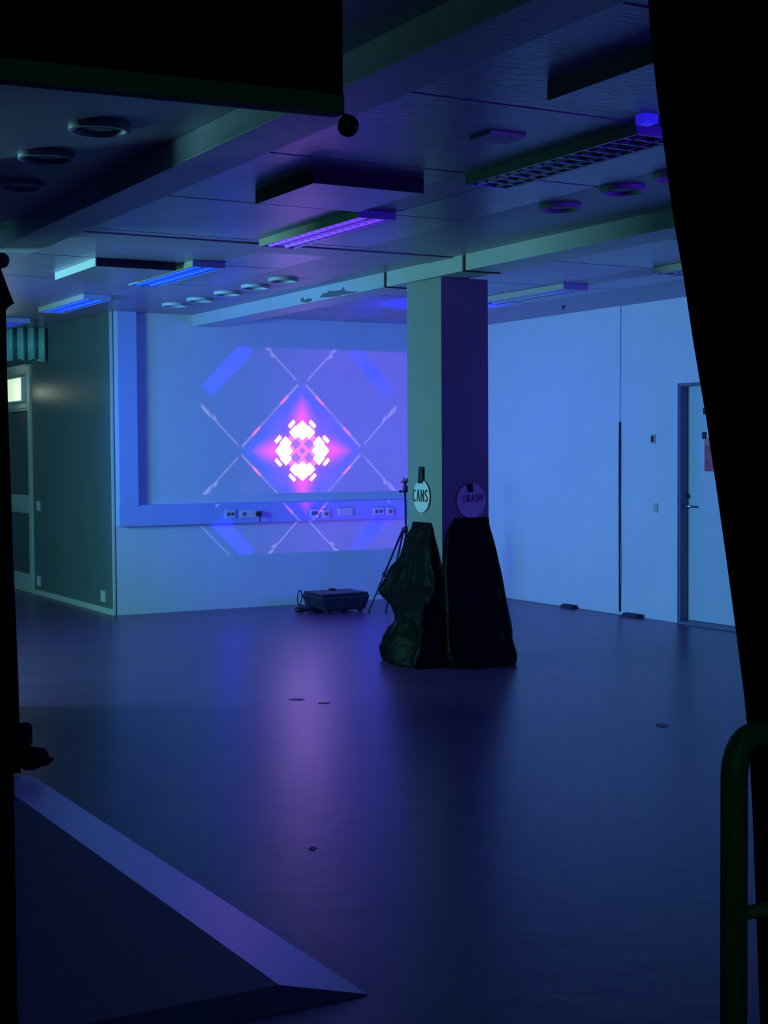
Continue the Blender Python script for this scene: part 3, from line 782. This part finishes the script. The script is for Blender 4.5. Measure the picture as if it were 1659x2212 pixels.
for f in [(0, 3, 2, 1), (4, 5, 6, 7), (0, 1, 5, 4), (1, 2, 6, 5), (2, 3, 7, 6), (3, 0, 4, 7)]: bm.faces.new([v0[i] for i in f])
obj('front_bevel', bm, 'ramp', rp)

# floor marks
def blotch(px, py, rx, ry, lab):
    p = at(px, py, 2, 0)
    bm_ = nb(); n_ = 20; pts = []
    for i in range(n_):
        an = 2 * math.pi * i / n_; k_ = 0.75 + 0.35 * noise.noise(Vector((math.cos(an) * 1.7 + px, math.sin(an) * 1.7, py)))
        q = MR @ Vector((1, 0, 0)); q = Vector((q.x, q.y, 0)).normalized(); r_ = Vector((-q.y, q.x, 0))
        c = p + q * rx * k_ * math.cos(an) + r_ * ry * k_ * math.sin(an); pts.append((c.x, c.y))
    prism(bm_, pts, 2, 0.0005, 0.0022)
    return tag(obj('floor_stain', bm_, 'stain'), lab, 'stain')
blotch(1430, 1567, 0.045, 0.07, 'dark spot on the floor at right, near the green railing')
blotch(640, 1511, 0.06, 0.05, 'thin dark scuff mark on the floor in the violet glare')
blotch(700, 1519, 0.045, 0.045, 'dark scuff on the floor just right of the violet-glare mark')
blotch(675, 1833, 0.02, 0.035, 'small dark speck on the floor right of the ramp')

# ------------------------------------------------------------------ curtains, board, rail
def cloth(name, rows, far_edge, y, label, amp=0.03, freq=22, side=1, nseg=90, seed=0, thick=0.006):
    """hanging cloth; rows: (pz, x_edge) give the free edge from top to bottom, the other edge stays at far_edge"""
    bm_ = nb(); G = []
    for (z, xe) in rows:
        r_ = []
        for i in range(nseg + 1):
            f = i / nseg; x = xe + (far_edge - xe) * f
            s_ = abs(far_edge - rows[-1][1]) * f
            yy = y + amp * (math.sin(s_ * freq + seed) * 0.7 + math.sin(s_ * freq * 2.3 + seed * 2 + z * 0.8) * 0.3) * min(1, 0.25 + f * 6)
            r_.append(Vector((x, yy, z)))
        G.append(r_)
    F = [[bm_.verts.new(p) for p in r_] for r_ in G]
    B = [[bm_.verts.new(p + Vector((0, thick, 0))) for p in r_] for r_ in G]
    for X in (F, B):
        for a_2, b_2 in zip(X, X[1:]):
            for i in range(nseg): bm_.faces.new([a_2[i], a_2[i + 1], b_2[i + 1], b_2[i]])
    R_ = len(G)
    for j in range(R_ - 1):
        bm_.faces.new([F[j][0], F[j + 1][0], B[j + 1][0], B[j][0]]); bm_.faces.new([F[j][-1], B[j][-1], B[j + 1][-1], F[j + 1][-1]])
    for i in range(nseg):
        bm_.faces.new([F[0][i], B[0][i], B[0][i + 1], F[0][i + 1]]); bm_.faces.new([F[-1][i], F[-1][i + 1], B[-1][i + 1], B[-1][i]])
    bmesh.ops.recalc_face_normals(bm_, faces=bm_.faces)
    return tag(obj(name, bm_, 'curtain', smooth=True), label, 'curtain')
YR = 2.45
rows = [(CEIL - 0.01, at(1398, -60, 1, YR).x)]
for q in [(1405, 0), (1412, 90), (1424, 200), (1440, 320), (1460, 470), (1482, 600), (1503, 740), (1530, 900), (1552, 1050), (1573, 1200), (1593, 1350), (1612, 1500), (1622, 1600), (1630, 1750), (1637, 1950), (1646, 2212)]:
    p = at(*q, 1, YR); rows.append((p.z, p.x))
rows.append((0.02, rows[-1][1] + 0.005))
cloth('black_curtain', rows, 3.6, YR, 'black floor-length curtain drawn to the right with a slanting edge', amp=0.025, freq=26)
YL = 6.85
rows = []
for q in [(-4, 556), (6, 590), (20, 628), (31, 655), (18, 664), (12, 672), (13, 720), (15, 800), (19, 900), (24, 1040), (29, 1200), (36, 1360), (41, 1480), (44, 1600), (46, 1670)]:
    p = at(*q, 1, YL); rows.append((p.z, p.x))
rows.append((0.02, at(46, 1680, 1, YL).x))
cloth('black_curtain', rows, -0.6, YL, 'black curtain at the left edge of the picture, reaching the floor', amp=0.03, freq=20, seed=1)
# rail for the left curtain with round end knob
rd = thing('curtain_rod', 'dark curtain rod with round end above the left curtain', 'curtain rod', (0.6, YL - 0.06, 2.4))
e = at(-6, 562, 1, YL - 0.06)
bm = nb(); tube(bm, [(-0.8, YL - 0.06, e.z), (e.x, YL - 0.06, e.z)], 0.016, 10); obj('rod', bm, 'darkmetal', rd)
bm = nb(); ball(bm, (e.x + 0.02, YL - 0.06, e.z), 0.036); obj('finial', bm, 'darkmetal', rd)
# bundle at its foot
bm = nb()
p = at(60, 1668, 1, 6.78)
ball(bm, (p.x, 6.74, 0.055), 0.07, 20, (1.25, 0.9, 0.72)); ball(bm, (p.x - 0.025, 6.76, 0.15), 0.06, 20, (0.75, 0.8, 1.25)); ball(bm, (p.x + 0.055, 6.77, 0.03), 0.05, 16, (1.1, 1, 0.55))
for v_ in bm.verts:
    nn = noise.noise(v_.co * 22); v_.co += v_.co.normalized() * 0.0 + Vector((nn, noise.noise(v_.co * 22 + Vector((5, 0, 0))), noise.noise(v_.co * 20 + Vector((0, 9, 0))))) * 0.016
    v_.co.z = max(0.048, v_.co.z + .048)
tag(obj('cloth_bundle', bm, 'curtain', smooth=True), 'small dark crumpled cloth bundle on the floor at the foot of the left curtain', 'bundle')
# black board above the opening with green batten
YB = 2.9
a = at(0, 125, 1, YB); b = at(741, 205, 1, YB); c = at(741, 247, 1, YB); d = at(0, 172, 1, YB)
sl = (b.z - a.z) / (b.x - a.x)
xl = -0.6
bo = thing('black_hanging_board', 'large black hanging board filling the upper left corner, green batten below', 'board', (0.6, YB, 2.2))
bm = nb(); prism(bm, [(xl, a.z + sl * (xl - a.x)), (b.x, b.z), (b.x, CEIL - 0.01), (xl, CEIL - 0.01)], 1, YB, YB + 0.03); obj('board', bm, 'curtain', bo)
bm = nb(); prism(bm, [(xl, d.z + sl * (xl - a.x)), (c.x, c.z), (b.x, b.z - .0005), (xl, a.z - .0005 + sl * (xl - a.x))], 1, YB - 0.006, YB + 0.036); obj('bottom_batten', bm, 'batten', bo, label='dark green bottom batten')
p = at(752, 272, 1, YB + 0.015)
bm = nb(); ball(bm, p, 0.0245, 20); tube(bm, [p + Vector((0, 0, 0.02)), (p.x - 0.012, YB + 0.015, c.z + 0.004), (p.x - 0.02, YB + 0.015, c.z + 0.02)], 0.004, 6); obj('hanging_knob', bm, 'darkmetal', bo, label='round dark knob')
# railing
YG = 2.0
R = 0.0245
a = at(1586, 1700, 1, YG); zt = at(1640, 1588, 1, YG).z
gr = thing('green_railing', 'dark green tubular handrail with rounded corner at lower right', 'railing', (a.x, YG, 0))
pts = [(a.x, YG, 0.0), (a.x, YG, zt - 0.07)]
for i in range(1, 8):
    an = math.pi / 2 * i / 8
    pts.append((a.x + 0.045 * (1 - math.cos(an)), YG, zt - 0.07 + 0.07 * math.sin(an)))
pts += [(a.x + 0.07, YG, zt), (3.0, YG, zt - 0.004)]
bm = nb(); tube(bm, pts, R, 18); obj('top_rail', bm, 'rail', gr)
zm = at(1640, 1965, 1, YG).z
bm = nb(); tube(bm, [(a.x + 0.02, YG, zm), (3.0, YG, zm - 0.05)], 0.013, 12); obj('middle_rail', bm, 'rail', gr)
bm = nb(); tube(bm, [(3.0, YG, 0), (3.0, YG, zt)], R, 14); obj('post', bm, 'rail', gr)
